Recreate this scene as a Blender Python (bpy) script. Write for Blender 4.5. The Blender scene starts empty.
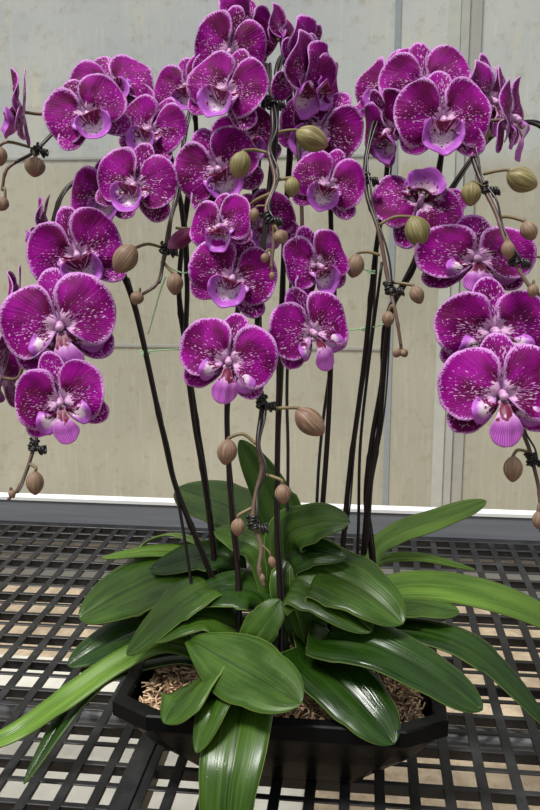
import bpy, math, random
from mathutils import Vector, Matrix, noise
random.seed(7)
S = bpy.context.scene
COL = S.collection
F = 860.0
CAM = Vector((0, 0, .505))
PS, TH = math.radians(6.5), math.radians(11)
FW = Vector((-math.sin(PS)*math.cos(TH), math.cos(PS)*math.cos(TH), -math.sin(TH)))
RT = Vector((math.cos(PS), math.sin(PS), 0))
UP = RT.cross(FW)

def at(x, y, d):
    """point of the place seen at (x, y), d metres away along the view axis"""
    return CAM + d*(FW + (x-270)/F*RT + (405-y)/F*UP)

def tag(o, label=None, cat=None, group=None, kind=None):
    if label: o['label'] = label
    if cat: o['category'] = cat
    if group: o['group'] = group
    if kind: o['kind'] = kind
    return o

def empty(name, loc, label, cat, group=None):
    o = bpy.data.objects.new(name, None); COL.objects.link(o)
    o.empty_display_size = .02
    o.location = loc
    return tag(o, label, cat, group)

def link(name, me, parent=None, loc=None, mat=None):
    o = bpy.data.objects.new(name, me); COL.objects.link(o)
    if parent: o.parent = parent
    if loc is not None: o.location = loc
    if mat and not me.materials: me.materials.append(mat)
    return o

class MB:
    """collects vertices, faces and float attributes into one mesh"""
    def __init__(s): s.v = []; s.f = []; s.a = {}
    def add(self, vs, fs, **at_):
        n = len(self.v)
        for k in at_:
            self.a.setdefault(k, [0.0]*n)
        for k in self.a:
            self.a[k] += list(at_[k]) if k in at_ else [0.0]*len(vs)
        self.v += [tuple(p) for p in vs]; self.f += [tuple(i+n for i in f) for f in fs]
        return self
    def mesh(s, name, mat=None, smooth=True, origin=None):
        me = bpy.data.meshes.new(name)
        vs = s.v if origin is None else [tuple(Vector(p)-origin) for p in s.v]
        me.from_pydata(vs, [], s.f)
        for k, val in s.a.items():
            at_ = me.attributes.new(k, 'FLOAT', 'POINT'); at_.data.foreach_set('value', val)
        if smooth: me.polygons.foreach_set('use_smooth', [True]*len(me.polygons))
        if mat: me.materials.append(mat)
        me.update()
        return me

def box(mb, x0, x1, y0, y1, z0, z1):
    v = [(x, y, z) for x in (x0, x1) for y in (y0, y1) for z in (z0, z1)]
    mb.add(v, [(0,1,3,2), (4,6,7,5), (0,4,5,1), (2,3,7,6), (0,2,6,4), (1,5,7,3)])

def catmull(P, n=8):
    P = [Vector(p) for p in P]
    out = []
    for i in range(len(P)-1):
        p0 = P[i-1] if i else P[0]*2-P[1]
        p1, p2 = P[i], P[i+1]
        p3 = P[i+2] if i+2 < len(P) else P[-1]*2-P[-2]
        for k in range(n):
            t = k/n
            out.append(.5*((2*p1)+(p2-p0)*t+(2*p0-5*p1+4*p2-p3)*t*t+(3*p1-p0-3*p2+p3)*t**3))
    out.append(P[-1].copy())
    return out

def tube(mb, pts, rad, seg=8, s0=0., s1=1.):
    n = len(pts)
    R = rad if callable(rad) else (lambda t: rad)
    vs, al = [], []
    t0 = (pts[1]-pts[0]).normalized()
    nx = t0.orthogonal().normalized()
    for i, p in enumerate(pts):
        t = (pts[min(i+1, n-1)]-pts[max(i-1, 0)])
        t = t.normalized() if t.length > 1e-9 else t0
        nx = (nx-t*nx.dot(t)); nx = nx.normalized() if nx.length > 1e-6 else t.orthogonal().normalized()
        b = t.cross(nx)
        r = R(i/(n-1))
        for k in range(seg):
            a = 2*math.pi*k/seg
            vs.append(p+(nx*math.cos(a)+b*math.sin(a))*r); al.append(s0+(s1-s0)*i/(n-1))
    fs = [(i*seg+k, i*seg+(k+1) % seg, (i+1)*seg+(k+1) % seg, (i+1)*seg+k) for i in range(n-1) for k in range(seg)]
    fs += [tuple(reversed(range(seg))), tuple(range((n-1)*seg, n*seg))]
    mb.add(vs, fs, s=al)

# ------------------------------------------------------------------ materials
class NT:
    def __init__(s, name, rough=.5, spec=.5):
        m = s.m = bpy.data.materials.new(name); m.use_nodes = True
        s.t = m.node_tree; s.n = s.t.nodes; s.b = s.n['Principled BSDF']
        s.b.inputs['Roughness'].default_value = rough
        s.b.inputs['Specular IOR Level'].default_value = spec
    def node(s, ty, **kw):
        n = s.n.new(ty)
        for k, v in kw.items():
            if k.startswith('i_'):
                n.inputs[k[2:].replace('_', ' ')].default_value = v
            else: setattr(n, k, v)
        return n
    def lk(s, a, b): s.t.links.new(a, b)
    def attr(s, name): return s.node('ShaderNodeAttribute', attribute_name=name).outputs['Fac']
    def math(s, op, a, b=None, c=None, clamp=False):
        n = s.node('ShaderNodeMath', operation=op, use_clamp=clamp)
        for i, x in enumerate((a, b, c)):
            if x is None: continue
            if isinstance(x, (int, float)): n.inputs[i].default_value = x
            else: s.lk(x, n.inputs[i])
        return n.outputs[0]
    def noise(s, vec, scale, detail=3, rough=.5):
        n = s.node('ShaderNodeTexNoise'); n.inputs['Scale'].default_value = scale
        n.inputs['Detail'].default_value = detail; n.inputs['Roughness'].default_value = rough
        if vec is not None: s.lk(vec, n.inputs['Vector'])
        return n.outputs['Fac']
    def comb(s, x, y, z=0.):
        n = s.node('ShaderNodeCombineXYZ')
        for i, q in enumerate((x, y, z)):
            if isinstance(q, (int, float)): n.inputs[i].default_value = q
            else: s.lk(q, n.inputs[i])
        return n.outputs[0]
    def mix(s, f, a, b):
        n = s.node('ShaderNodeMix', data_type='RGBA')
        if isinstance(f, (int, float)): n.inputs[0].default_value = f
        else: s.lk(f, n.inputs[0])
        for i, c in ((6, a), (7, b)):
            if isinstance(c, tuple): n.inputs[i].default_value = (*c, 1)
            else: s.lk(c, n.inputs[i])
        return n.outputs[2]
    def step(s, x, a, b):
        n = s.node('ShaderNodeMapRange', interpolation_type='SMOOTHSTEP')
        s.lk(x, n.inputs[0]); n.inputs[1].default_value = a; n.inputs[2].default_value = b
        n.inputs[3].default_value = 0; n.inputs[4].default_value = 1
        return n.outputs[0]
    def color(s, c):
        if isinstance(c, tuple): s.b.inputs['Base Color'].default_value = (*c, 1)
        else: s.lk(c, s.b.inputs['Base Color'])
    def bump(s, h, strength=.3, dist=.001):
        n = s.node('ShaderNodeBump'); n.inputs['Strength'].default_value = strength
        n.inputs['Distance'].default_value = dist; s.lk(h, n.inputs['Height'])
        s.lk(n.outputs[0], s.b.inputs['Normal'])
    def objvec(s): return s.node('ShaderNodeTexCoord').outputs['Object']
    def rnd(s): return s.node('ShaderNodeObjectInfo').outputs['Random']

def petal_mat(name, speck=.0):
    m = NT(name, .6, .1)
    e, q, a = m.attr('edge'), m.attr('dist'), m.attr('ang')
    r = m.math('MULTIPLY', m.rnd(), 37.)
    fine = m.noise(m.comb(m.math('MULTIPLY', a, 9.), m.math('MULTIPLY', q, 9.), r), 1., 3)
    soft = m.noise(m.comb(m.math('MULTIPLY', a, 2.), m.math('MULTIPLY', q, 2.), r), 1., 2)
    vein = m.noise(m.comb(m.math('MULTIPLY', a, 26.), m.math('MULTIPLY', q, 2.), r), 1., 2)
    c = m.mix(m.step(m.math('MULTIPLY_ADD', q, .25, soft), .45, .92), (.085, .0003, .042), (.26, .001, .22))  # mottled, brighter outward: petal sheen and highlights painted into the purple
    c = m.mix(m.math('MULTIPLY', m.step(vein, .5, .75), .4), c, (.065, .0003, .03))
    # pale dashes along the veins: thick near the centre and in one band out to the side
    sp = m.noise(m.comb(m.math('MULTIPLY', a, 30.), m.math('MULTIPLY', q, 15.), r), 1., 2)
    off = m.math('MINIMUM', m.math('MULTIPLY', m.math('ABSOLUTE', m.math('ADD', a, .22)), .17), .13)
    den = m.math('ADD', m.math('MULTIPLY_ADD', q, .13, .505-speck), off)
    sm = m.step(m.math('SUBTRACT', sp, den), 0., .04)
    c = m.mix(m.math('MULTIPLY', sm, .85), c, (.6, .34, .58))
    bs = m.math('MULTIPLY_ADD', fine, -.5, q)
    bm = m.math('SUBTRACT', 1., m.step(bs, -.03, .035))
    c = m.mix(bm, c, (.6, .36, .56))
    fr = m.noise(m.comb(m.math('MULTIPLY', a, 42.), m.math('MULTIPLY', q, 26.), r), 1., 2)
    em = m.step(m.math('MULTIPLY_ADD', m.math('SUBTRACT', fr, .5), .36, e), .89, .96)
    c = m.mix(m.math('MULTIPLY', em, .9), c, (.52, .25, .56))
    m.color(c)
    m.b.inputs['Subsurface Weight'].default_value = .05
    m.b.inputs['Subsurface Radius'].default_value = (.004, .001, .003)
    m.b.inputs['Subsurface Scale'].default_value = .4
    m.bump(vein, .45, .0014)
    return m.m

M_PETAL = petal_mat('petal purple')
M_SEPAL = petal_mat('sepal purple', .05)

def lip_mat():
    m = NT('lip lilac', .45, .3)
    e, q, a = m.attr('edge'), m.attr('dist'), m.attr('ang')
    r = m.math('MULTIPLY', m.rnd(), 19.)
    n1 = m.noise(m.comb(m.math('MULTIPLY', a, 4.), m.math('MULTIPLY', q, 9.), r), 1., 3)
    c = m.mix(m.step(q, .22, .55), (.6, .4, .58), (.38, .055, .42))
    vein = m.node('ShaderNodeTexWave', wave_type='BANDS'); vein.inputs['Scale'].default_value = 1.6
    vein.inputs['Distortion'].default_value = .6
    m.lk(m.comb(m.math('MULTIPLY', a, 4.), 0., 0.), vein.inputs['Vector'])
    c = m.mix(m.math('MULTIPLY', m.step(vein.outputs['Fac'], .6, .9), .5), c, (.56, .3, .58))
    mar = m.step(m.math('MULTIPLY_ADD', n1, .6, m.math('MULTIPLY', q, -1.)), -.09, -.03)
    c = m.mix(mar, c, (.13, .004, .035))
    c = m.mix(m.math('MULTIPLY', m.step(e, .88, 1.), .4), c, (.6, .36, .66))
    m.color(c)
    m.b.inputs['Subsurface Weight'].default_value = .15
    m.b.inputs['Subsurface Scale'].default_value = .003
    return m.m
M_LIP = lip_mat()

def lobe_mat(cup=False):
    m = NT('cupped lip white lilac' if cup else 'side lobe white lilac', .45, .3)
    e, q, a = m.attr('edge'), m.attr('dist'), m.attr('ang')
    r = m.math('MULTIPLY', m.rnd(), 23.)
    n1 = m.noise(m.comb(m.math('MULTIPLY', a, 7.), m.math('MULTIPLY', q, 16.), r), 1., 2)
    c = m.mix(m.step(m.math('ADD', m.math('MULTIPLY', q, .7), m.math('MULTIPLY_ADD', n1, .3, m.math('MULTIPLY', e, .55))), *((.5, .9) if cup else (.62, .95))), (.66, .5, .62), (.36, .08, .44))
    sp = m.step(m.math('MULTIPLY_ADD', n1, .8, m.math('MULTIPLY', q, -1.)), *((.14, .18) if cup else (.02, .07)))
    if cup:
        dots = m.noise(m.objvec(), 14., 2)
        sp = m.math('MAXIMUM', sp, m.math('MULTIPLY', m.step(dots, .62, .66), m.math('SUBTRACT', 1., m.step(e, .6, .75))))
    c = m.mix(sp, c, (.13, .004, .05))
    m.color(c)
    m.b.inputs['Subsurface Weight'].default_value = .15
    m.b.inputs['Subsurface Scale'].default_value = .003
    return m.m
M_LOBE = lobe_mat(); M_CUP = lobe_mat(True)

m = NT('column pale pink', .4); m.color(m.mix(m.noise(m.objvec(), 180.), (.42, .16, .4), (.62, .4, .56))); M_COLUMN = m.m

def stem_mat(name, c0, c1, a, b, rough=.38):
    m = NT(name, rough, .3)
    n = m.noise(m.objvec(), 90., 3)
    s = m.attr('s')
    c = m.mix(m.step(m.math('MULTIPLY_ADD', n, .12, s), a, b), c0, c1)
    c = m.mix(m.math('MULTIPLY', m.step(n, .55, .7), .35), c, tuple(min(1, x*1.9+.01) for x in c1)) if a < .5 else c
    m.color(c); m.bump(n, .3, .0008)
    return m.m
M_STEM = stem_mat('spike dark to brown', (.010, .004, .004), (.12, .072, .056), .7, .88)
M_PED = stem_mat('pedicel olive brown', (.12, .075, .05), (.17, .13, .06), .2, .8, .5)

def bud_mat(name, c0, c1, c2):
    m = NT(name, .5, .35)
    s, a = m.attr('s'), m.attr('ang')
    v = m.objvec()
    n = m.noise(m.comb(m.math('MULTIPLY', a, 10.), m.math('MULTIPLY', s, 1.3), m.math('MULTIPLY', m.rnd(), 20.)), 1., 3)
    c = m.mix(m.step(n, .38, .66), c0, c1)
    c = m.mix(m.math('MULTIPLY', m.step(s, .62, 1.), .6), c, c2)
    m.color(c); m.bump(n, .35, .001)
    return m.m
M_BUD_G = bud_mat('bud olive', (.12, .09, .035), (.29, .26, .11), (.24, .13, .09))
M_BUD_B = bud_mat('bud brown pink', (.14, .07, .05), (.29, .21, .13), (.26, .10, .11))
M_BUD_P = bud_mat('bud purple', (.12, .004, .05), (.2, .01, .1), (.45, .2, .4))

def leaf_mat(name, c0, c1, rough, rib=.6):
    m = NT(name, rough, .26)
    s, v = m.attr('s'), m.attr('v')
    av = m.math('ABSOLUTE', v)
    r = m.math('MULTIPLY', m.rnd(), 31.)
    st = m.noise(m.comb(m.math('MULTIPLY', v, 13.), m.math('MULTIPLY', s, 1.6), r), 1., 4)
    bl = m.noise(m.comb(m.math('MULTIPLY', v, 1.6), m.math('MULTIPLY', s, 3.), r), 1., 3)
    c = m.mix(m.step(bl, .3, .7), c0, c1)
    c = m.mix(m.math('MULTIPLY', m.step(st, .46, .7), .4), c, tuple(x*1.7+.006 for x in c1))
    mid = m.math('SUBTRACT', 1., m.step(av, .012, .06))
    c = m.mix(m.math('MULTIPLY', mid, rib), c, tuple(x*.32 for x in c0))
    c = m.mix(m.math('MULTIPLY', m.step(av, .955, .995), .55), c, (.22, .3, .09))
    m.color(c)
    ro = m.math('MULTIPLY_ADD', m.step(bl, .35, .65), .16, rough-.05)
    m.lk(ro, m.b.inputs['Roughness'])
    dr = m.noise(m.objvec(), 240., 2)
    h = m.math('MULTIPLY_ADD', m.step(dr, .66, .72), .12, st)
    m.bump(h, .32, .0014)
    return m.m
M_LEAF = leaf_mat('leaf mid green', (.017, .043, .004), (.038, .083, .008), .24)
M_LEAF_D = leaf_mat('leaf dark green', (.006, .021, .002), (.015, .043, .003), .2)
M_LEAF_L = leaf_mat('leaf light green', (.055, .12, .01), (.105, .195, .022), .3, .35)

# ------------------------------------------------------------------ flowers
def blob(outline, base, zf, rings=9, seg=44, seed=0, ang0=0.):
    """concentric grid inside a closed outline; attributes edge (0 centre, 1 rim), dist and ang from the flower centre"""
    P = [Vector((x, y, 0)) for x, y in outline]
    n = len(P); dense = []
    for i in range(n):
        p0, p1, p2, p3 = P[i-1], P[i], P[(i+1) % n], P[(i+2) % n]
        for k in range(12):
            t = k/12
            dense.append(.5*((2*p1)+(p2-p0)*t+(2*p0-5*p1+4*p2-p3)*t*t+(3*p1-p0-3*p2+p3)*t**3))
    L = [0.]
    for i in range(len(dense)): L.append(L[-1]+(dense[(i+1) % len(dense)]-dense[i]).length)
    rim = []; j = 0
    for k in range(seg):
        t = L[-1]*k/seg
        while L[j+1] < t: j += 1
        q = (t-L[j])/max(1e-9, L[j+1]-L[j])
        rim.append(dense[j].lerp(dense[(j+1) % len(dense)], q))
    c = sum(rim, Vector())/seg
    mb = MB(); vs = [c.copy()]; ed = [0.]
    for i in range(1, rings+1):
        r = (i/rings)**.8
        for k in range(seg):
            p = c.lerp(rim[k], r)
            if i == rings:
                p = c.lerp(rim[k], 1+.025*noise.noise(Vector((k*.9, seed*5.1, 0)))+.07*noise.noise(Vector((math.cos(k/seg*6.283)*1.6, math.sin(k/seg*6.283)*1.6, seed*3.7))))
            vs.append(p); ed.append(r)
    fs = [(0, 1+k, 1+(k+1) % seg) for k in range(seg)]
    for i in range(rings-1):
        a = 1+i*seg; b = a+seg
        fs += [(a+k, b+k, b+(k+1) % seg, a+(k+1) % seg) for k in range(seg)]
    di, an = [], []
    B = Vector((base[0], base[1], 0))
    for p, e in zip(vs, ed):
        d = p-B
        di.append(p.length); a = math.atan2(d.y, d.x)-ang0
        a = (a+math.pi) % (2*math.pi)-math.pi
        an.append(a)
    out = []
    for p, e, d, a in zip(vs, ed, di, an):
        out.append((p.x, p.y, zf(p.x, p.y, e, d, a)))
    mb.add(out, fs, edge=ed, dist=di, ang=an)
    return mb

def mirror(mb):
    m2 = MB(); m2.v = [(-x, y, z) for x, y, z in mb.v]; m2.f = [tuple(reversed(f)) for f in mb.f]; m2.a = mb.a
    return m2

PET = [(.05, .05), (.03, .3), (.05, .58), (.19, .76), (.45, .82), (.74, .7), (.95, .44), (1.0, .12), (.93, -.18), (.74, -.38), (.48, -.42), (.25, -.25)]
DOR = [(0, .02), (-.16, .2), (-.28, .5), (-.29, .78), (-.17, 1.0), (0, 1.07), (.17, 1.0), (.29, .78), (.28, .5), (.16, .2)]
LIPM = [(-.07, -.12), (-.12, -.28), (-.22, -.42), (-.28, -.58), (-.2, -.76), (-.07, -.84), (.07, -.84), (.2, -.76), (.28, -.58), (.22, -.42), (.12, -.28), (.07, -.12)]
LOB = [(.07, -.12), (.2, -.15), (.36, -.1), (.47, -.04), (.57, -.18), (.6, -.34), (.52, -.48), (.38, -.52), (.25, -.42), (.12, -.26)]

CUP = [(-.1, -.08), (-.28, -.05), (-.40, -.17), (-.42, -.36), (-.33, -.55), (-.14, -.66), (.04, -.7), (.2, -.62), (.35, -.5), (.41, -.32), (.38, -.15), (.26, -.05), (.1, -.08)]
def make_variant(v):
    rd = random.Random(v*13+1)
    k = lambda a: 1+rd.uniform(-a, a)
    D = {}
    for side in (1, -1):
        kx, ky, ph, cup = k(.04), k(.05), rd.uniform(0, 6), rd.uniform(.02, .16)
        ol = [(x*kx, y*ky) for x, y in PET]
        def zf(x, y, e, d, a, ph=ph, cup=cup):
            z = .04+.12*min(1, d/.4)-cup*d*d
            z += .085*e**3*math.sin(6*a+ph)+.045*math.sin(3.2*x+2.4*y+ph)
            z += .02*math.cos(a*11)*(1-e)*d
            return z
        mb = blob(ol, (-.1, .02), zf, seed=v*7+side, ang0=.3)
        if side < 0: mb = mirror(mb)
        D['petal', side] = mb.mesh('petal', M_PETAL)
    for i, rot in enumerate((0, 120, -120)):
        kx, ky, ph = k(.08), k(.04)*(1 if i == 0 else .93), rd.uniform(0, 6)
        c, s = math.cos(math.radians(rot)), math.sin(math.radians(rot))
        ol = [(x*kx*c-y*ky*s, x*kx*s+y*ky*c) for x, y in DOR]
        bend = rd.uniform(-.1, .14)
        def zf(x, y, e, d, a, ph=ph, bend=bend):
            return -.05-bend*d*d+.09*(a*2)**2*min(d, 1)*.5+.02*math.sin(6*a+4*d+ph)
        mb = blob(ol, (0, 0), zf, rings=7, seg=32, seed=v*11+i, ang0=math.radians(90+rot))
        D['sepal', i] = mb.mesh('sepal', M_SEPAL)
    mbm = blob(LIPM, (0, 0), lambda x, y, e, d, a: .1+.42*math.sin(min(1, d/.62)*1.9)*.8-.1*d-abs(x)*.35*(d > .2)+.02*math.sin(x*40)*d,
               rings=8, seg=32, seed=v, ang0=-math.pi/2)
    D['lip'] = mbm.mesh('lip', M_LIP)
    cup = v % 2 == 0
    if cup:                          # younger blooms: the lip is still a cup with a rolled lilac rim
        mbm = blob([(x*k(.06), y) for x, y in CUP], (0, -.3), lambda x, y, e, d, a: .07+.34*e**2.4-.1*max(0, e-.8)*5*(1 if y < -.4 else .3)+.03*math.sin(4*a+v)*e,
                   rings=9, seg=40, seed=v, ang0=0)
        D['lip'] = mbm.mesh('lip', M_CUP)
    for side in (1, -1):
        kk = k(.08)
        if cup: kk *= .72
        mb = blob([(x*kk, y*kk+(.1 if cup else 0)) for x, y in LOB], (0, -.1), lambda x, y, e, d, a: 0.08+.42*d**1.1-.75*max(0, d-.42)**1.5-.5*(a*1.0)**2*d+.05*e*math.sin(9*a+v),
                  rings=7, seg=30, seed=v+side, ang0=-.25)
        if side < 0: mb = mirror(mb)
        D['lobe', side] = mb.mesh('side_lobe', M_LOBE)
    # column with its anther cap and the small paired calluses under it
    cm = MB()
    def ell(cx, cy, cz, rx, ry, rz, nu=12, nv=8):
        vs = [(cx+rx*math.sin(math.pi*j/nv)*math.cos(2*math.pi*i/nu), cy+ry*math.sin(math.pi*j/nv)*math.sin(2*math.pi*i/nu), cz+rz*math.cos(math.pi*j/nv)) for j in range(nv+1) for i in range(nu)]
        cm.add(vs, [(j*nu+i, (j+1)*nu+i, (j+1)*nu+(i+1) % nu, j*nu+(i+1) % nu) for j in range(nv) for i in range(nu)])
    ell(0, .03, .1, .07, .085, .18); ell(0, -.01, .24, .078, .07, .075)
    ell(-.055, -.12, .16, .035, .05, .06); ell(.055, -.12, .16, .035, .05, .06)
    D['column'] = cm.mesh('column', M_COLUMN)
    return D
VAR = [make_variant(v) for v in range(5)]

def solid(o, t):
    md = o.modifiers.new('thickness', 'SOLIDIFY'); md.thickness = t; md.offset = 0

def nearest(path, p, lift=.02):
    best = min(path, key=lambda q: (q-p-Vector((0, 0, lift))).length)
    return best

def flower(plant, spike, cx, cy, hw, d, yaw=0, pitch=0, roll=0, squash=(1, 1)):
    L = plant.location
    P = at(cx, cy, d)
    y, p, r = map(math.radians, (yaw, pitch, roll))
    n = RT*(math.sin(y)*math.cos(p))+UP*math.sin(p)-FW*(math.cos(y)*math.cos(p))
    up = UP-n*UP.dot(n)
    up = up.normalized() if up.length > .05 else RT
    right = up.cross(n)
    up2 = up*math.cos(r)-right*math.sin(r)
    right2 = up2.cross(n)
    s = hw*d/F
    R = Matrix((right2, up2, n)).transposed()
    V = VAR[(1, 3)[flower.i % 2] if cy > 310 or cx > 470 else (0, 2, 4)[flower.i % 3]]; flower.i += 1
    fo = link('flower', V['column'], plant)
    fo.matrix_basis = Matrix.Translation(P-L) @ R.to_4x4() @ Matrix.Diagonal((s*squash[0], s*squash[1], s, 1))
    for key in (('petal', 1), ('petal', -1), ('sepal', 0), ('sepal', 1), ('sepal', 2), ('lobe', 1), ('lobe', -1), 'lip'):
        nm = key if isinstance(key, str) else key[0]
        nm = {'lobe': 'side_lobe'}.get(nm, nm)
        o = link(nm, V[key], fo); solid(o, .018)
        if nm == 'side_lobe': o['label'] = 'pale lilac side lobe of the lip'
        if nm == 'lip': o['label'] = 'lilac front lobe of the lip'
        # small individual flex of each piece
        a = random.uniform(-7, 7)*math.pi/180
        o.rotation_euler = (a*.9, a*.7*random.choice((-1, 1)), a*.6)
    # stalk from the back of the flower to its spike
    Q = nearest(spike, P-n*.03)
    inv = fo.matrix_basis.inverted()
    pts = catmull([P-n*s*.02, P-n*.018, (P+Q)/2-n*.006+Vector((0, 0, .006)), Q], 6)
    mb = MB(); tube(mb, [inv @ (q-L) for q in pts], .0016/s, 6)
    link('flower_stalk', mb.mesh('flower_stalk', M_PED), fo)
flower.i = 0

def bud(plant, spike, cx, cy, ln, wd, ang, d, mat, stalk=None, tilt=0.):
    """ang: direction of the tip in the picture plane, degrees counterclockwise from right"""
    L = plant.location
    P = at(cx, cy, d)
    a = math.radians(ang); tl = math.radians(tilt)
    ax = (RT*math.cos(a)+UP*math.sin(a))*math.cos(tl)-FW*math.sin(tl)
    k = d/F; h, w = ln*k, wd*k/2
    nx = ax.orthogonal().normalized(); ny = ax.cross(nx)
    mb = MB(); nu, nv = 24, 14
    vs, ss, aa = [], [], []
    for j in range(nv+1):
        t = j/nv
        prof = math.sin(math.pi*min(1, t*.97+.015))**.6*(1.04-.14*t)
        for i in range(nu):
            th = 2*math.pi*i/nu
            g = 1-.075*math.exp(-((((th*3/(2*math.pi)) % 1)-.5)/.09)**2)*math.sin(math.pi*t)
            g *= 1+.03*math.cos(2*th)
            vs.append(P+ax*(t-.5)*h+(nx*math.cos(th)+ny*math.sin(th))*w*prof*g); ss.append(t); aa.append(math.sin(th)*2+math.cos(2*th))
    mb.add(vs, [(j*nu+i, j*nu+(i+1) % nu, (j+1)*nu+(i+1) % nu, (j+1)*nu+i) for j in range(nv) for i in range(nu)], s=ss, ang=aa)
    mb.f += [tuple(reversed(range(nu))), tuple(range(nv*nu, nv*nu+nu))]
    o = link('bud', mb.mesh('bud', mat, origin=P), plant, P-L)
    if mat is M_BUD_P: o['label'] = 'purple opening bud'
    B = P-ax*h*.47
    if stalk:
        pts = catmull([B+ax*h*.03]+[at(x, y, dd) for x, y, dd in stalk], 6)
    else:
        Q = min(spike, key=lambda q: (q-B).length)
        mid = (B+Q)/2-ax*h*.15+Vector((0, 0, .003))
        pts = catmull([B+ax*h*.03, mid, Q], 6)
    m2 = MB(); tube(m2, pts, .0014 if ln > 14 else .0009, 6)
    link('bud_stalk', m2.mesh('bud_stalk', M_PED, origin=P), o)

def spike_stem(plant, P, r0=.0028, r1=.0014, name='flower_spike'):
    pts = catmull([at(*p) for p in P], 10)
    mb = MB(); n = len(pts)
    def R(t):
        r = r0+(r1-r0)*t**1.5
        node = abs(((t*9) % 1)-.5)
        return r*(1+.28*math.exp(-(node/.035)**2))
    tube(mb, pts, R, 10)
    link(name, mb.mesh(name, M_STEM, origin=plant.location), plant)
    return pts

# ------------------------------------------------------------------ leaves
def leaf(plant, P, W, mat=None, n=None, fold=.16, base=.4, tip=.22, twist=0., peak=.62, wav=.0):
    """P: (x, y, depth) along the midrib, base first; W: seen width in pixels at the widest"""
    mat = mat or M_LEAF
    C = catmull([at(*p) for p in P], 12)
    L = [0.]
    for a, b in zip(C, C[1:]): L.append(L[-1]+(b-a).length)
    NS, NV = 44, 14
    n = Vector(n) if n else Vector((0, -.35, 1))
    vs, ss, vv = [], [], []
    j = 0
    for i in range(NS+1):
        s = i/NS
        sp = 1-(1-s)**1.3 if s > 0 else 0
        t = L[-1]*sp
        while j < len(L)-2 and L[j+1] < t: j += 1
        q = (t-L[j])/max(1e-9, L[j+1]-L[j])
        c = C[j].lerp(C[j+1], min(1, q))
        tg = (C[min(j+2, len(C)-1)]-C[max(j-1, 0)]).normalized()
        cr = tg.cross(n).normalized()
        tw = math.radians(twist)
        nn = cr.cross(tg).normalized()
        cr = cr*math.cos(tw)+nn*math.sin(tw); nn = cr.cross(tg).normalized()
        depth = (c-CAM).dot(FW)
        pt = Vector((tg.dot(RT), tg.dot(UP))); pc = Vector((cr.dot(RT), cr.dot(UP)))
        pl = pt.length
        vis = abs(pt.x*pc.y-pt.y*pc.x)/pl if pl > .15 else pc.length
        if i == 0 or True: vis = max(.5, min(1, vis))
        w = W/2*depth/F/vis
        if sp < peak: g = base+(1-base)*math.sin(math.pi/2*sp/peak)**1.1
        elif sp < 1-tip: g = 1-.12*((sp-peak)/(1-tip-peak))**2
        else: g = .88*max(0, 1-((sp-1+tip)/tip)**2.1)**.6
        w *= g
        for k in range(NV+1):
            v = -1+2*k/NV
            hh = fold*w*(abs(v)**1.2)-fold*.75*w*abs(v)**3.2 + wav*w*math.sin(sp*9+v*2)*abs(v)
            if abs(v) < .01: hh -= .0008*min(1, g*3)
            vs.append(c+cr*v*w+nn*hh); ss.append(sp); vv.append(v)
    m_ = NV+1
    fs = [(i*m_+k, i*m_+k+1, (i+1)*m_+k+1, (i+1)*m_+k) for i in range(NS) for k in range(NV)]
    mb = MB(); mb.add(vs, fs, s=ss, v=vv)
    o = link('leaf', mb.mesh('leaf', mat, origin=plant.location), plant)
    solid(o, .0016)
    return o

# ------------------------------------------------------------------ plants
G = 'flowering orchid plants in the black planter'
A = empty('orchid_plant', at(212, 655, .845), 'left purple orchid plant whose flower spikes arch over the left side of the planter', 'orchid')
B = empty('orchid_plant', at(262, 668, .80), 'middle front purple orchid plant whose budded spike tips hang down in front of the centre', 'orchid')
Cc = empty('orchid_plant', at(310, 652, .85), 'orchid plant with an upright rear leaf and flowers turned right, right of the middle', 'orchid')
D = empty('orchid_plant', at(365, 655, .845), 'right purple orchid plant whose three biggest blooms hang at the right edge', 'orchid')

A1 = spike_stem(A, [(214, 658, .85), (221, 610, .855), (205, 560, .85), (177, 490, .84), (163, 433, .83), (138, 320, .815), (123, 272, .81), (108, 215, .81), (88, 180, .81), (62, 195, .80), (48, 250, .79), (44, 310, .78), (41, 380, .76), (35, 440, .745), (22, 482, .735), (8, 500, .73)])
A2 = spike_stem(A, [(207, 655, .86), (214, 560, .87), (204, 480, .865), (194, 420, .86), (186, 350, .85), (187, 280, .845), (180, 200, .845), (160, 130, .84), (125, 105, .83), (92, 108, .82), (62, 125, .81), (34, 152, .80), (8, 168, .79), (2, 190, .79)])
A3 = spike_stem(A, [(222, 655, .86), (212, 540, .87), (199, 440, .865), (186, 350, .86), (179, 290, .855), (186, 210, .85), (196, 140, .84), (192, 108, .81), (184, 140, .79), (178, 190, .775), (170, 222, .765), (164, 255, .755), (158, 282, .75), (140, 296, .745)])
B1 = spike_stem(B, [(240, 662, .82), (238, 576, .83), (232, 512, .83), (227, 409, .82), (235, 330, .815), (250, 230, .81), (262, 120, .80), (266, 66, .77), (271, 95, .735), (273, 130, .715), (269, 152, .70), (275, 181, .69), (266, 210, .68), (274, 230, .675), (271, 268, .67)])
B2 = spike_stem(B, [(281, 668, .80), (281, 613, .81), (277, 520, .815), (279, 387, .81), (284, 250, .81), (290, 130, .80), (285, 62, .79), (277, 70, .76), (276, 120, .75), (268, 200, .745), (258, 300, .735), (258, 370, .71), (262, 405, .69), (258, 442, .675), (262, 468, .67), (256, 494, .665), (253, 520, .66), (261, 546, .655), (259, 570, .65), (264, 586, .65)])
C1 = spike_stem(Cc, [(306, 655, .85), (318, 540, .86), (323, 500, .86), (330, 383, .85), (331, 225, .84), (325, 140, .82), (308, 75, .80), (296, 62, .785), (298, 140, .77), (302, 220, .76), (300, 290, .75), (303, 325, .74)])
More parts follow.
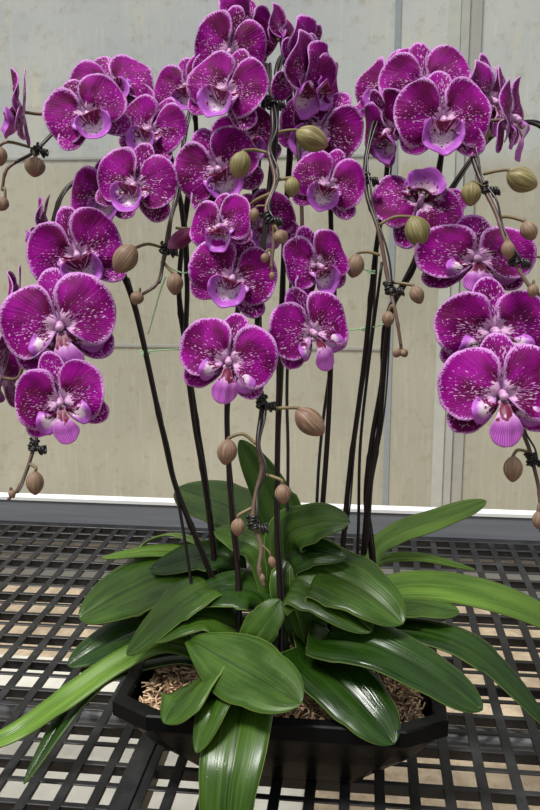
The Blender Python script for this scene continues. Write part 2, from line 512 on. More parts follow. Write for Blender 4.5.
C2 = spike_stem(Cc, [(335, 650, .86), (343, 545, .87), (350, 470, .87), (364, 365, .85), (375, 258, .83), (385, 190, .82), (388, 130, .80), (376, 118, .78), (366, 160, .76), (367, 195, .75), (379, 232, .735), (388, 280, .73), (396, 315, .72), (401, 346, .72)])
D1 = spike_stem(D, [(352, 655, .86), (362, 568, .865), (368, 500, .86), (379, 430, .86), (388, 328, .85), (400, 290, .84), (416, 262, .83), (432, 200, .82), (446, 130, .80), (455, 96, .77), (464, 128, .72), (475, 165, .70), (485, 190, .69), (497, 215, .68), (508, 248, .67), (528, 284, .66), (548, 300, .655)])
D2 = spike_stem(D, [(376, 655, .86), (373, 572, .875), (366, 500, .87), (372, 440, .865), (382, 380, .86), (386, 320, .855), (410, 270, .85), (450, 190, .84), (500, 130, .83), (545, 130, .80), (566, 200, .77), (560, 300, .75), (548, 360, .73), (524, 420, .70), (530, 452, .69), (539, 490, .685), (541, 532, .68)])

# flowers: plant, spike, centre x, y, half width, depth, yaw, pitch, roll
FL = [
 (A, A2, 22, 112, 42, .79, -72, 0, 5), (A, A2, 88, 118, 42, .76, 8, 5, 28), (A, A2, 113, 90, 43, .80, 0, 15, 20),
 (A, A3, 151, 133, 38, .775, -12, 5, -25), (A, A3, 136, 188, 42, .735, -8, 0, -15), (A, A3, 106, 197, 38, .785, -15, 0, 5),
 (A, A1, 78, 257, 49, .755, 8, 0, 18), (A, A1, 62, 328, 57, .735, 3, 0, 14), (A, A1, 62, 403, 50, .71, 2, 0, 14),
 (A, A1, 18, 308, 42, .80, -76, 0, 0), (A, A1, 0, 378, 42, .78, -105, 0, 5), (A, A1, 42, 232, 36, .81, -80, 5, 0),
 (A, A3, 188, 90, 36, .82, -15, 10, 10),
 (B, B1, 228, 55, 44, .765, 8, -8, -12, (.8, 1.05)), (B, B1, 246, 30, 38, .80, 42, -5, -10), (B, B1, 226, 94, 44, .73, -14, 5, -22),
 (B, B1, 219, 172, 46, .745, 0, 0, 26), (B, B1, 223, 228, 36, .70, -30, 0, 8), (B, B2, 232, 280, 46, .705, 4, 0, -20),
 (B, B2, 228, 362, 50, .675, 5, 0, -12), (B, B2, 262, 228, 38, .79, 0, 0, 30), (B, B1, 246, 142, 36, .785, 10, 0, 20),
 (Cc, C1, 300, 84, 48, .75, 60, -15, -14), (Cc, C1, 318, 84, 38, .765, 62, -10, -20), (Cc, C1, 303, 58, 39, .78, 60, -15, -28), (Cc, C1, 280, 36, 30, .82, 60, 0, -12),
 (Cc, C1, 318, 133, 44, .775, -8, 0, -38), (Cc, C1, 327, 188, 38, .735, 0, 5, -20), (Cc, C1, 316, 268, 40, .72, 32, 0, 22),
 (Cc, C1, 310, 334, 44, .70, 24, 0, 20), (Cc, C2, 392, 132, 42, .765, -58, -20, 10), (Cc, C2, 420, 204, 48, .765, 0, 25, 160),
 (D, D1, 442, 124, 49, .70, 0, 0, 0), (D, D1, 426, 88, 46, .755, -3, 8, 8), (D, D1, 388, 90, 42, .81, -45, 10, 0),
 (D, D2, 486, 103, 44, .765, 56, -5, 5), (D, D2, 507, 120, 46, .735, 62, -5, 22),
 (D, D2, 475, 261, 59, .725, 0, 0, -2, (1, .74)), (D, D2, 493, 333, 62, .69, 0, 0, 2, (1, .84)), (D, D2, 501, 396, 61, .66, -3, 0, 2),
]
for q in FL:
    q = list(q)
    if q[3] < 250: q[4] *= 1.02
    if len(q) < 10: q.append((random.uniform(.93, 1.0), random.uniform(.98, 1.07)))
    flower(*q)

# buds: plant, spike, x, y, length, width, tip direction, depth, material, stalk
g, b, p = M_BUD_G, M_BUD_B, M_BUD_P
BD = [
 (A, A2, 35, 167, 20, 21, -95, .79, b, [(34, 154, .79), (33, 150, .80)]), (A, A2, -1, 156, 20, 17, -80, .79, b, [(8, 142, .79), (30, 147, .80)]),
 (A, A2, 2, 204, 15, 14, -120, .785, b, None), (A, A3, 125, 259, 32, 25, 235, .735, b, [(135, 248, .74), (148, 244, .75), (164, 248, .758)]),
 (A, A3, 137, 298, 14, 14, 250, .74, b, None), (A, A3, 175, 284, 22, 17, -92, .74, b, [(172, 272, .745), (163, 262, .755)]),
 (A, A3, 181, 239, 32, 18, 215, .75, p, [(190, 229, .76), (176, 228, .765)]),
 (A, A1, 35, 483, 24, 18, -88, .73, b, [(36, 468, .73), (30, 464, .735)]), (A, A1, 12, 494, 9, 7, -60, .73, b, None),
 (B, B1, 240, 165, 28, 22, 250, .69, g, [(243, 151, .69), (255, 150, .70), (268, 153, .70)]), (Cc, C1, 312, 139, 34, 26, -25, .70, g, [(296, 130, .705), (284, 131, .71), (274, 134, .715)]),
 (B, B1, 292, 187, 20, 16, -95, .69, g, [(290, 178, .69), (275, 180, .69)]), (B, B1, 254, 215, 14, 11, -100, .68, b, [(258, 206, .68), (267, 206, .68)]),
 (B, B1, 281, 237, 15, 15, -60, .67, b, None), (B, B1, 265, 258, 10, 9, -100, .67, b, None), (B, B1, 272, 276, 9, 6, -90, .67, b, None),
 (B, B2, 310, 422, 36, 26, -42, .68, b, [(298, 408, .68), (282, 408, .685), (263, 409, .69)]), (B, B2, 227, 452, 26, 21, -100, .675, b, [(229, 438, .675), (243, 434, .675), (256, 444, .675)]),
 (B, B2, 283, 494, 20, 17, -85, .665, b, [(281, 480, .665), (264, 474, .67)]), (B, B2, 238, 527, 18, 15, -95, .66, b, [(239, 515, .66), (252, 508, .662)]),
 (B, B2, 272, 562, 12, 8, -75, .655, b, [(269, 552, .655), (262, 545, .655)]), (B, B2, 262, 578, 10, 6, -80, .65, b, None),
 (Cc, C2, 355, 266, 24, 19, 255, .735, b, [(358, 253, .735), (368, 252, .735), (380, 255, .735)]), (Cc, C2, 418, 232, 33, 27, 290, .72, g, [(412, 217, .72), (395, 217, .73), (379, 225, .735)]),
 (Cc, C2, 417, 295, 19, 15, -65, .72, b, [(412, 285, .725), (392, 282, .73)]), (Cc, C2, 388, 319, 16, 13, -92, .72, b, None),
 (Cc, C2, 397, 353, 10, 9, 235, .72, b, None), (Cc, C2, 404, 353, 9, 9, -60, .72, b, None),
 (D, D1, 471, 194, 24, 21, 265, .68, g, [(473, 182, .685), (483, 186, .69)]), (D, D1, 522, 180, 32, 26, -22, .68, g, [(508, 170, .68), (497, 171, .685), (484, 174, .695)]),
 (D, D1, 529, 231, 20, 18, -60, .67, b, [(524, 221, .675), (510, 217, .68), (498, 217, .68)]), (D, D1, 508, 250, 19, 14, -85, .66, b, None),
 (D, D1, 533, 291, 14, 12, -100, .655, b, None), (D, D2, 513, 469, 26, 20, -92, .68, b, [(513, 456, .68), (518, 450, .685), (529, 452, .69)]),
 (D, D2, 538, 520, 18, 12, -90, .675, b, None),
]
for q in BD: bud(*q)

# leaves: base first
K = (RT*0+Vector((0, -1, .35)))          # blade that faces the camera
def cam_n(a=0., u=.5): return tuple(-FW*1.0+UP*u+RT*a)
# left plant
leaf(A, [(212, 650, .85), (205, 585, .87), (170, 575, .88), (125, 592, .89), (79, 618, .885)], 48, M_LEAF_L if False else M_LEAF, tip=.3)
leaf(A, [(220, 640, .86), (214, 590, .845), (190, 596, .83), (158, 624, .82), (127, 655, .82)], 30, M_LEAF, tip=.45, n=(-.5, -.5, .8), base=.2)
leaf(A, [(205, 650, .86), (170, 622, .87), (130, 632, .88), (95, 650, .88), (68, 666, .87)], 31, M_LEAF_D, tip=.35)
leaf(A, [(205, 655, .85), (165, 643, .85), (120, 662, .845), (70, 696, .83), (20, 730, .82), (-26, 752, .80)], 19, M_LEAF_L, base=.6, tip=.35, fold=.3)
leaf(A, [(208, 660, .855), (180, 655, .86), (135, 663, .86), (95, 680, .85), (62, 722, .825), (24, 784, .785)], 21, M_LEAF_D, base=.6, tip=.5, n=(-.3, -.2, 1))
leaf(A, [(215, 640, .87), (215, 560, .9), (180, 536, .92), (150, 540, .93), (132, 556, .93)], 14, M_LEAF_L, tip=.4, n=(.2, .2, 1))
leaf(A, [(212, 635, .88), (205, 560, .9), (160, 551, .91), (102, 558, .93)], 11, M_LEAF_L, tip=.5, base=.7, peak=.35)
leaf(A, [(272, 655, .84), (246, 634, .83), (208, 617, .82), (180, 624, .81), (154, 642, .805)], 25, M_LEAF, tip=.35, n=(-.2, -.4, 1))
leaf(A, [(225, 645, .86), (235, 570, .87), (205, 555, .88), (150, 570, .89)], 26, M_LEAF_D, tip=.35)
leaf(A, [(226, 662, .85), (207, 674, .795), (184, 698, .755), (164, 723, .745)], 38, M_LEAF, tip=.25, n=(-.6, -.6, .6))
# middle front plant
leaf(B, [(188, 640, .80), (205, 648, .785), (245, 671, .755), (301, 704, .715)], 58, M_LEAF, base=.12, tip=.32, n=(.3, -.8, .7), fold=.26, peak=.55)
leaf(B, [(250, 655, .835), (228, 672, .80), (214, 705, .745), (197, 753, .725)], 34, M_LEAF, tip=.4, n=(-.4, -.8, .5))
leaf(B, [(255, 655, .85), (246, 690, .78), (236, 740, .735), (228, 790, .71), (224, 850, .70)], 64, M_LEAF, base=.7, tip=.2, n=(-.15, -1, .45), fold=.2)
leaf(B, [(240, 655, .81), (252, 640, .80), (268, 618, .80), (280, 600, .805)], 34, M_LEAF, n=(-.2, -.9, .5), tip=.35)
leaf(B, [(285, 655, .82), (262, 598, .83), (225, 590, .83), (188, 600, .84)], 30, M_LEAF_D, tip=.4)
leaf(B, [(280, 640, .83), (262, 560, .84), (238, 540, .85), (214, 532, .85)], 26, M_LEAF, tip=.35)
# rear middle plant
leaf(Cc, [(308, 640, .87), (300, 560, .89), (268, 528, .90), (225, 505, .92), (178, 488, .95)], 42, M_LEAF, tip=.25, n=(.1, -.3, 1))
leaf(Cc, [(300, 620, .89), (292, 550, .885), (272, 495, .89), (240, 440, .90)], 46, M_LEAF, n=cam_n(-.3, .1), tip=.45, base=.7)
leaf(Cc, [(302, 640, .85), (285, 545, .83), (315, 523, .815), (350, 522, .80)], 42, M_LEAF, n=(0, -.7, .7), tip=.3, base=.3)
leaf(Cc, [(302, 640, .85), (284, 570, .835), (310, 552, .82), (346, 558, .805)], 36, M_LEAF_D, n=(0, -.7, .7), tip=.4, base=.5)
leaf(Cc, [(305, 650, .83), (290, 585, .82), (320, 592, .80), (372, 632, .77)], 46, M_LEAF, n=(.1, -.6, .8), tip=.35)
leaf(Cc, [(315, 640, .83), (312, 575, .82), (345, 582, .80), (375, 600, .78), (403, 624, .765)], 52, M_LEAF, n=(.2, -.6, .8), tip=.25)
leaf(Cc, [(310, 655, .82), (314, 660, .80), (340, 682, .77), (372, 716, .745), (394, 744, .73)], 54, M_LEAF_D, n=(.4, -.8, .6), tip=.28, base=.6)
# right plant
leaf(D, [(365, 640, .86), (372, 560, .90), (395, 535, .92), (435, 520, .94), (486, 501, .96)], 17, M_LEAF_L, tip=.2, base=.5, n=(.1, -.3, 1))
leaf(D, [(365, 630, .88), (372, 568, .92), (415, 557, .93), (475, 570, .94)], 8, M_LEAF_L, tip=.5, base=.8, peak=.3)
leaf(D, [(365, 645, .86), (372, 600, .87), (405, 587, .88), (460, 590, .89), (520, 607, .88), (590, 642, .87)], 24, M_LEAF_L, tip=.2, fold=.28, base=.6, n=(.1, -.4, 1))
leaf(D, [(368, 650, .85), (378, 610, .86), (410, 603, .86), (459, 612, .86)], 26, M_LEAF, tip=.35, n=(.0, -.2, 1))
leaf(D, [(370, 655, .85), (390, 630, .85), (440, 636, .84), (480, 655, .83), (515, 688, .815), (548, 728, .80)], 24, M_LEAF_D, tip=.4, base=.6, n=(.1, -.2, 1))
leaf(D, [(345, 660, .83), (290, 650, .81), (318, 636, .79), (370, 645, .77), (425, 672, .75), (483, 710, .73)][0:1]+[(322, 640, .80), (370, 645, .77), (425, 672, .75), (482, 710, .73)], 37, M_LEAF_D, tip=.2, fold=.3, base=.5, n=(.15, -.45, .9))

# ------------------------------------------------------------------ support wires, coils and ties
m = NT('black wire', .35); m.color((.012, .01, .011)); M_WIRE = m.m
def helix(pc, ax, r, turns, h, w=.0007):
    ax = ax.normalized(); nx = ax.orthogonal().normalized(); ny = ax.cross(nx)
    n = int(turns*12)
    return [pc+ax*(h*(i/n-.5))+(nx*math.cos(2*math.pi*i/12)+ny*math.sin(2*math.pi*i/12))*(r*(1+.25*math.sin(i*.9))) for i in range(n+1)]
def wire(path, i0, i1, label, coils):
    pts = path[i0:i1]
    mid = pts[0]
    o_ = FW*-.0034+RT*.0022
    mb = MB(); tube(mb, [q+o_*(1+.5*math.sin(k*.35)) for k, q in enumerate(pts)], .0009, 6)
    w = link('support_wire', mb.mesh('support_wire', M_WIRE, origin=mid)); w.location = mid
    tag(w, label, 'plant wire', 'wires holding up the flower spikes')
    for (x, y, d, r, turns) in coils:
        c = at(x, y, d)
        k = min(range(len(path)-1), key=lambda j: (path[j]-c).length)
        ax = path[k+1]-path[k-1 if k else 0]
        mb = MB(); tube(mb, helix(path[k], ax, r, turns, .0105), .0011, 6)
        e = path[k]+RT*.008-UP*.004-FW*.004
        tube(mb, helix(e, RT+UP*.3, .0032, 3, .006), .0011, 6)
        cc = link('coil', mb.mesh('coil', M_WIRE, origin=mid), w)
wire(A1, 15, 146, 'black wire on the spike hanging down at left, coiled below the lowest flower', [(35, 448, .745, .0035, 5)])
wire(A2, 15, 118, 'black wire of the spike arching off the left edge, coiled beside a round bud', [(38, 150, .80, .0034, 4)])
wire(A3, 12, 122, 'black wire bound to the short spike tip between the left and centre flowers', [(164, 250, .757, .0036, 4)])
wire(B1, 12, 134, 'black wire bound to the central pale spike tip among the upper flowers', [(272, 102, .73, .0042, 5), (269, 218, .68, .0036, 4)])
wire(B2, 10, 160, 'black wire bound to the lowest central spike tip in front of the leaves', [(262, 400, .69, .0036, 5), (253, 524, .66, .0036, 5)])
wire(C2, 12, 112, 'black wire bound to the drooping tip right of centre with small round buds', [(388, 287, .73, .0035, 5), (366, 178, .755, .0035, 3)])
wire(D1, 12, 144, 'black wire bound to the bud-bearing spike tip crossing the right flowers', [(484, 186, .69, .0035, 3), (512, 258, .668, .0036, 5)])
wire(D2, 10, 145, 'black wire of the outermost right spike, coiled under the lowest right flower', [(532, 460, .69, .0036, 5)])

m = NT('black stake', .3); m.color((.010, .007, .007)); M_STAKE = m.m
def stake(P, label, r=.0016):
    pts = catmull([at(*q) for q in P], 6)
    mb = MB(); tube(mb, pts, r, 8)
    o = link('plant_stake', mb.mesh('plant_stake', M_STAKE, origin=pts[0])); o.location = pts[0]
    tag(o, label, 'stake', 'thin stakes beside the flower stems')
stake([(195, 655, .84), (193, 598, .845), (178, 500, .84), (160, 415, .832), (140, 322, .822), (128, 278, .82)], 'thin black stake beside the leftmost dark flower stem')
stake([(285, 655, .83), (288, 468, .835), (287, 383, .84), (292, 250, .84)], 'thin black stake just right of the tall central stem')
stake([(312, 655, .865), (317, 500, .865), (322, 430, .865), (334, 330, .86), (335, 240, .86)], 'thin black stake against the stem below the right-facing flowers')
stake([(352, 655, .875), (358, 540, .875), (360, 450, .87), (368, 370, .86), (382, 262, .85)], 'thin black stake leaning between the two right-hand stem pairs')

m = NT('green tie string', .5); m.color((.6, .95, .55)); M_STR = m.m
def string(P, label, loop=None):
    pts = catmull([at(*q) for q in P], 8)
    mb = MB(); tube(mb, pts, .00075, 5)
    if loop:
        x, y, d, r = loop
        for dz in (-.0014, 0, .0014):
            c = at(x, y, d)+Vector((0, 0, dz))
            tube(mb, [c+Vector((math.cos(t*.5236)*r, math.sin(t*.5236)*r, 0)) for t in range(13)], .00045, 5)
    o = link('tie_string', mb.mesh('tie_string', M_STR, origin=pts[0])); o.location = pts[0]
    tag(o, label, 'string', 'green strings tying the stems')
string([(142, 352, .822), (150, 351, .82), (180, 349, .845), (187, 350, .85)], 'light green string stretched level between the two left stems', (145, 352, .822, .0048))
string([(166, 276, .752), (160, 292, .77), (155, 310, .79), (148, 334, .815)], 'light green string hanging loose from the short spike tip')
string([(190, 271, .84), (183, 273, .83), (170, 268, .765), (160, 262, .755)], 'short light green string crossing behind the buds left of centre')
string([(333, 331, .84), (350, 330, .845), (372, 327, .85), (388, 323, .85)], 'light green string tied level between the two right stem pairs', (366, 329, .853, .0045))
string([(333, 260, .84), (348, 262, .84), (366, 270, .84), (374, 272, .832)], 'light green string tied behind the bud just right of centre', (373, 272, .834, .0045))

# ------------------------------------------------------------------ planter
m = NT('black planter plastic', .34, .12)
nz = m.noise(m.objvec(), 60., 4); m.color(m.mix(nz, (.0022, .0022, .0025), (.006, .006, .0065))); m.bump(nz, .15, .001)
m.lk(m.math('MULTIPLY_ADD', nz, .3, .16), m.b.inputs['Roughness']); M_POT = m.m
PX, PY = -.0735, .785
def ring(hx, hy, ch, z):
    out = []
    for sx, sy in ((1, -1), (1, 1), (-1, 1), (-1, -1)):
        a, b_ = (hx, hy-ch*.6), (hx-ch, hy)
        seq = (b_, a) if (sx*sy < 0) else (a, b_)
        for q in seq: out.append(Vector((PX+sx*q[0], PY+sy*q[1], z)))
    return out
def loft(mb, rings, close=True):
    n = len(rings[0]); vs = [p_ for r in rings for p_ in r]
    fs = [(i*n+k, i*n+(k+1) % n, (i+1)*n+(k+1) % n, (i+1)*n+k) for i in range(len(rings)-1) for k in range(n)]
    fs += [tuple(reversed(range(n)))] if close else []
    fs += [tuple(range((len(rings)-1)*n, len(rings)*n))] if close else []
    mb.add(vs, fs)
pl = empty('planter', (PX, PY, .0), 'black tapered rectangular planter with a flat rim on the bench', 'planter')
mb = MB()
loft(mb, [ring(.078, .058, .014, .002), ring(.080, .060, .015, .006), ring(.118, .08, .026, .036), ring(.142, .1, .034, .068), ring(.146, .104, .036, .0755), ring(.142, .1, .034, .0755), ring(.136, .094, .032, .068), ring(.1, .07, .02, .025)])
o = link('bowl', mb.mesh('bowl', M_POT, smooth=False, origin=pl.location), pl)
bv = o.modifiers.new('bevel', 'BEVEL'); bv.width = .0018; bv.segments = 2; bv.limit_method = 'ANGLE'
mb = MB()
R_ = [ring(.147, .105, .036, .076), ring(.151, .109, .037, .076), ring(.151, .109, .037, .0895), ring(.1495, .1075, .0365, .091), ring(.140, .098, .034, .091), ring(.1385, .0965, .033, .089), ring(.138, .096, .033, .0765)]
loft(mb, R_+[R_[0]], close=False)
o = link('rim', mb.mesh('rim', M_POT, smooth=False, origin=pl.location), pl)
mb = MB()
for sx in (-1, 1):
    for sy in (-1, 1):
        box(mb, PX+sx*.06-.008, PX+sx*.06+.008, PY+sy*.042-.008, PY+sy*.042+.008, .0002, .003)
link('foot', mb.mesh('foot', M_POT, smooth=False, origin=pl.location), pl)

# planting mix: bark shreds and dry moss
m = NT('planting mix', .85)
v = m.objvec(); n1 = m.noise(v, 150., 5, .7); n2 = m.noise(v, 45., 2)
c = m.mix(m.step(n1, .35, .62), (.05, .026, .014), (.34, .2, .1)); c = m.mix(m.step(n2, .55, .7), c, (.45, .34, .2))
m.color(c); m.bump(n1, .8, .004); M_MIX = m.m
m = NT('shreds', .8); c = m.mix(m.rnd(), (.3, .17, .08), (.3, .17, .08)); s_ = m.attr('s')
m.color(m.mix(m.step(s_, 0., 1.), (.13, .06, .03), (.8, .58, .36))); M_SHRED = m.m
mb = MB(); NX, NY = 60, 40
hx, hy = .130, .089
vs = [(PX-hx+2*hx*i/NX, PY-hy+2*hy*j/NY, .076+.009*noise.noise(Vector((i*.35, j*.35, 1)))+.006*noise.noise(Vector((i*.9, j*.9, 4)))) for j in range(NY+1) for i in range(NX+1)]
mb.add(vs, [(j*(NX+1)+i, j*(NX+1)+i+1, (j+1)*(NX+1)+i+1, (j+1)*(NX+1)+i) for j in range(NY) for i in range(NX)])
soil = link('planting_mix', mb.mesh('planting_mix', M_MIX, origin=Vector((PX, PY, .076)))); soil.location = (PX, PY, .076)
tag(soil, 'tan and brown bark and moss potting mix filling the black planter', 'potting mix', kind='stuff')
mb = MB()
for i in range(3600):
    x, y = PX+random.uniform(-hx, hx), PY+random.uniform(-hy, hy*.6)
    c0 = Vector((x, y, .079+.004*random.random()+.006*noise.noise(Vector((x*90, y*90, 1)))))
    a = random.uniform(0, 6.28); l = random.uniform(.002, .0065)
    dv = Vector((math.cos(a), math.sin(a), random.uniform(-.4, .6)))*l
    bend = Vector((random.uniform(-1, 1), random.uniform(-1, 1), random.uniform(0, 1)))*l*.4
    t_ = random.random()
    tube(mb, [c0-dv, c0+bend, c0+dv], random.uniform(.0003, .0011), 4, t_, t_)
o = link('fibre', mb.mesh('fibre', M_SHRED, origin=soil.location), soil); o['kind'] = 'stuff'

# ------------------------------------------------------------------ bench
m = NT('black bench plastic', .42, .3)
v = m.objvec(); nz = m.noise(v, 25., 5, .65); n3 = m.noise(v, 260., 2)
m.color(m.mix(m.step(nz, .35, .75), (.008, .008, .009), (.028, .028, .03)))
m.lk(m.math('MULTIPLY_ADD', nz, .35, .25), m.b.inputs['Roughness']); m.bump(n3, .25, .0006); M_BENCH = m.m
PITCH = .0322; SEAM = -.2043
YB, YF = 1.432, .42
def panel(x0, x1, edge_l, edge_r, cols, label):
    root = empty('plastic_grate', ((x0+x1)/2, YF, -.02), label, 'grate', 'black plastic grates on the bench')
    mb = MB()
    box(mb, x0, x0+edge_l, YF, YB, -.018, 0)
    box(mb, x1-edge_r, x1, YF, YB, -.018, 0)
    for c_ in cols:
        if x0+edge_l < c_ < x1-edge_r: box(mb, c_-.0050, c_+.0050, YF, YB, -.004, -.0001)
    box(mb, x0, x1, YB-.02, YB, -.018, .0002)
    y = .8624+.0010; k = 0
    ys = []
    j = -40
    while j < 40:
        yy = .8660+j*PITCH
        if YF < yy < YB-.02: ys.append((j, yy))
        j += 1
    for j, yy in ys:
        box(mb, x0+.001, x1-.001, yy-.0034, yy+.0034, -.0022, -.0003)
    o = link('lattice', mb.mesh('lattice', M_BENCH, smooth=False, origin=root.location), root)
    bv = o.modifiers.new('bevel', 'BEVEL'); bv.width = .0006; bv.segments = 1
    mb = MB()
    for j, yy in ys:
        if j % 2 == 0: box(mb, x0+.002, x1-.002, yy-.0018, yy+.0018, -.0122, -.002)
    link('rib', mb.mesh('rib', M_BENCH, smooth=False, origin=root.location), root)
XR = .1320-.0161+.0010            # a strut line right of the planter
XL = -.2887-.0161+.0005
panel(SEAM+.0006, .93, .009, .02, [XR+PITCH*k for k in range(-12, 28)], 'black plastic grate under and right of the planter, right of the seam')
panel(-.92, SEAM-.0010, .02, .019, [XL+PITCH*k for k in range(-22, 3)], 'black plastic grate left of the planter, ending at the seam')

# raised rear edge of the bench
m = NT('grey edge board', .55); v = m.objvec()
mp = m.node('ShaderNodeMapping'); mp.inputs['Scale'].default_value = (1.5, 8, 60); m.lk(v, mp.inputs[0])
nz = m.noise(mp.outputs[0], 3., 4, .6); m.color(m.mix(nz, (.11, .118, .132), (.23, .24, .26))); m.bump(nz, .2, .001); M_RAIL = m.m
m = NT('white cap', .45); m.color((.75, .76, .76)); M_CAP = m.m
rl = empty('edge_board', (0, YB+.012, -.02), 'long grey board along the rear edge of the bench with a white capping strip', 'board')
mb = MB(); box(mb, -.93, .94, YB+.001, YB+.02, -.03, .0395)
o = link('board', mb.mesh('board', M_RAIL, smooth=False, origin=rl.location), rl)
mb = MB(); box(mb, -.93, .94, YB-.001, YB+.024, .040, .0455)
o = link('capping_strip', mb.mesh('capping_strip', M_CAP, smooth=False, origin=rl.location), rl); o['label'] = 'white capping strip'

# frame tubes and legs under the bench
m = NT('galvanised tube', .28); m.b.inputs['Metallic'].default_value = .85
nz = m.noise(m.objvec(), 30., 4); m.color(m.mix(nz, (.16, .16, .165), (.34, .34, .35))); M_STEEL = m.m
fr = empty('plant_bench', (0, .9, -.60), 'metal tube plant bench under the black grates, its tube glinting through the holes', 'bench')
for yy in (.50, .872, 1.44):
    mb = MB(); tube(mb, [Vector((-.92, yy, -.036)), Vector((.93, yy, -.036))], .0165, 16)
    link('cross_tube', mb.mesh('cross_tube', M_STEEL, origin=fr.location), fr)
for xx in (-.86, .87):
    for yy in (.50, 1.44):
        mb = MB(); tube(mb, [Vector((xx, yy, -.60)), Vector((xx, yy, -.035))], .0165, 16)
        link('leg', mb.mesh('leg', M_STEEL, origin=fr.location), fr)

# ------------------------------------------------------------------ the setting
m = NT('greenhouse floor', .9); v = m.objvec()
n1 = m.noise(v, 9., 5, .65); n2 = m.noise(v, 60., 3)
c = m.mix(m.step(n1, .3, .7), (.22, .17, .115), (.42, .34, .24)); c = m.mix(m.math('MULTIPLY', m.step(n2, .5, .7), .5), c, (.22, .15, .09))
m.color(c); m.bump(n2, .5, .004)
FZ = -.60
mb = MB(); box(mb, -3., 3., -.8, 2.65, FZ-.05, FZ)
o = link('floor', mb.mesh('floor', m.m, smooth=False)); tag(o, kind='structure')
m = NT('white concrete', .8); n1 = m.noise(m.objvec(), 20., 5); m.color(m.mix(n1, (.38, .37, .32), (.58, .56, .50))); m.bump(n1, .3, .003)
def block(x, y, w, dpt, h, rz, label):
    mb = MB(); box(mb, -w/2, w/2, -dpt/2, dpt/2, 0, h)
    o = link('concrete_block', mb.mesh('concrete_block', m.m, smooth=False)); o.location = (x, y, FZ+.001); o.rotation_euler.z = rz
    bv = o.modifiers.new('bevel', 'BEVEL'); bv.width = .006; bv.segments = 2
    tag(o, label, 'concrete block', 'white concrete blocks on the floor under the bench')
def fl(px, py):
    r = FW+(px-270)/F*RT+(405-py)/F*UP
    return CAM+r*((FZ-CAM.z)/r.z)
q0, q1 = fl(-40, 662), fl(300, 845)
block((q0.x+q1.x)/2, (q0.y+q1.y)/2, abs(q1.x-q0.x), abs(q0.y-q1.y), .03, 0, 'flat white concrete slab on the floor seen through the lattice at the lower left')
LB = at(0, 0, 1)

wallm = NT('greenhouse wall sheet', .6, .3)
v = wallm.objvec()
mp = wallm.node('ShaderNodeMapping'); mp.inputs['Scale'].default_value = (6, 1, 1.3); wallm.lk(v, mp.inputs[0])
st = wallm.noise(mp.outputs[0], 2.6, 6, .7)
mp2 = wallm.node('ShaderNodeMapping'); mp2.inputs['Scale'].default_value = (40, 1, 3.); wallm.lk(v, mp2.inputs[0])
st2 = wallm.noise(mp2.outputs[0], 2., 4, .7)
bg = wallm.noise(v, 1.6, 3)
sx = wallm.node('ShaderNodeSeparateXYZ'); wallm.lk(v, sx.inputs[0])
hi = wallm.step(sx.outputs[2], .68, .78)
c = wallm.mix(wallm.step(bg, .3, .7), (.36, .35, .28), (.46, .445, .36))
c2 = wallm.mix(wallm.step(bg, .35, .65), (.40, .43, .44), (.50, .52, .50))
c = wallm.mix(hi, c, c2)
c = wallm.mix(wallm.math('MULTIPLY', wallm.step(st, .5, .7), wallm.math('MULTIPLY_ADD', hi, .5, .2)), c, (.56, .53, .42))
c = wallm.mix(wallm.math('MULTIPLY', wallm.step(st2, .5, .75), .25), c, (.66, .64, .55))
fn = wallm.noise(v, 28., 5, .7)
c = wallm.mix(wallm.math('MULTIPLY', wallm.step(fn, .5, .75), .38), c, (.24, .2, .12))
wallm.color(c); wallm.bump(fn, .1, .002)
WY = 2.6
mb = MB(); box(mb, -3., 3., WY, WY+.05, FZ, 3.)
o = link('wall_back', mb.mesh('wall_back', wallm.m, smooth=False)); tag(o, kind='structure')
def trim(i, x0, x1, z0, z1, col, dp=.012, rough=.5):
    t = NT('trim', rough); nn = t.noise(t.objvec(), 30., 4)
    t.color(t.mix(nn, tuple(q*.85 for q in col), tuple(min(1, q*1.15) for q in col)))
    mb = MB(); box(mb, x0, x1, WY-dp, WY+.001, z0, z1)
    o = link('trim_%d' % i, mb.mesh('trim', t.m, smooth=False)); tag(o, kind='structure')
def wx(px, py=250):
    r = FW+(px-270)/F*RT+(405-py)/F*UP
    return (CAM+r*((WY-CAM.y)/r.y))
trim(1, wx(393, 100).x, wx(399, 100).x, -.4, 3., (.27, .30, .32), .003)
trim(2, wx(447, 60).x, wx(459, 60).x, -.4, 3., (.45, .465, .42), .004)
trim(3, wx(470, 60).x, wx(480, 60).x, -.4, 3., (.36, .36, .33), .008, .3)
zz = wx(100, 158).z
trim(4, -3., wx(390, 158).x, zz-.004, zz+.003, (.34, .35, .34), .003)
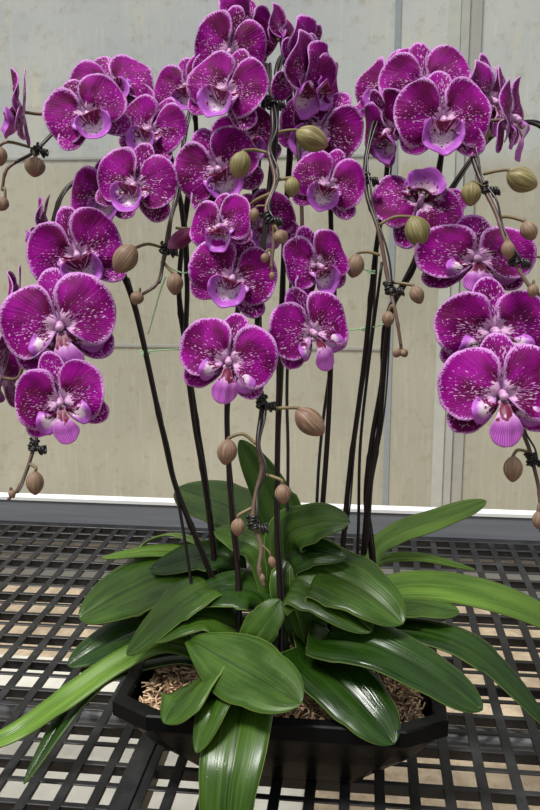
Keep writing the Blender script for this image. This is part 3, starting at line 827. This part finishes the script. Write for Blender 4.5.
zz = wx(100, 345).z
trim(5, -3., wx(390, 345).x, zz-.004, zz+.004, (.33, .33, .31), .003)
mb = MB()
z0_, z1_ = wx(60, 549).z, wx(60, 534).z
trim(7, -3., wx(150, 541).x, z0_, z1_, (.8, .8, .76), .03)
trim(8, -3., 3., FZ, z0_-.002, (.2, .2, .19), .02)
trim(6, wx(461, 60).x, wx(468, 60).x, -.4, 3., (.40, .41, .39), .006)

# ------------------------------------------------------------------ light
w = bpy.data.worlds.new('World'); S.world = w; w.use_nodes = True
wt = w.node_tree; bgn = wt.nodes['Background']
tc = wt.nodes.new('ShaderNodeTexCoord'); sp_ = wt.nodes.new('ShaderNodeSeparateXYZ'); wt.links.new(tc.outputs['Generated'], sp_.inputs[0])
cr_ = wt.nodes.new('ShaderNodeValToRGB'); wt.links.new(sp_.outputs[2], cr_.inputs[0])
el = cr_.color_ramp.elements
el[0].position = 0.; el[0].color = (.30, .31, .29, 1)
el[1].position = .9; el[1].color = (1.0, 1.0, 1.0, 1)
e_ = el.new(.25); e_.color = (.42, .44, .44, 1)
wt.links.new(cr_.outputs[0], bgn.inputs[0]); bgn.inputs[1].default_value = .9
sl = bpy.data.lights.new('Sun', 'SUN'); sl.energy = 4.0; sl.angle = math.radians(14); sl.color = (1, .98, .94)
so = bpy.data.objects.new('Sun', sl); COL.objects.link(so)
so.location = (0, 0, 3)
so.rotation_euler = Vector((-.25, -.35, 1)).to_track_quat('Z', 'Y').to_euler()

# ------------------------------------------------------------------ camera
cd = bpy.data.cameras.new('Camera'); cd.sensor_fit = 'VERTICAL'; cd.sensor_height = 36; cd.lens = 36*F/810
cd.clip_start = .02
co = bpy.data.objects.new('Camera', cd); COL.objects.link(co)
co.matrix_world = Matrix.Translation(CAM) @ Matrix((RT, UP, -FW)).transposed().to_4x4()
S.camera = co
S.view_settings.view_transform = 'Standard'; S.view_settings.look = 'None'
S.view_settings.exposure = .12; S.view_settings.gamma = 1; S.view_settings.use_curve_mapping = False
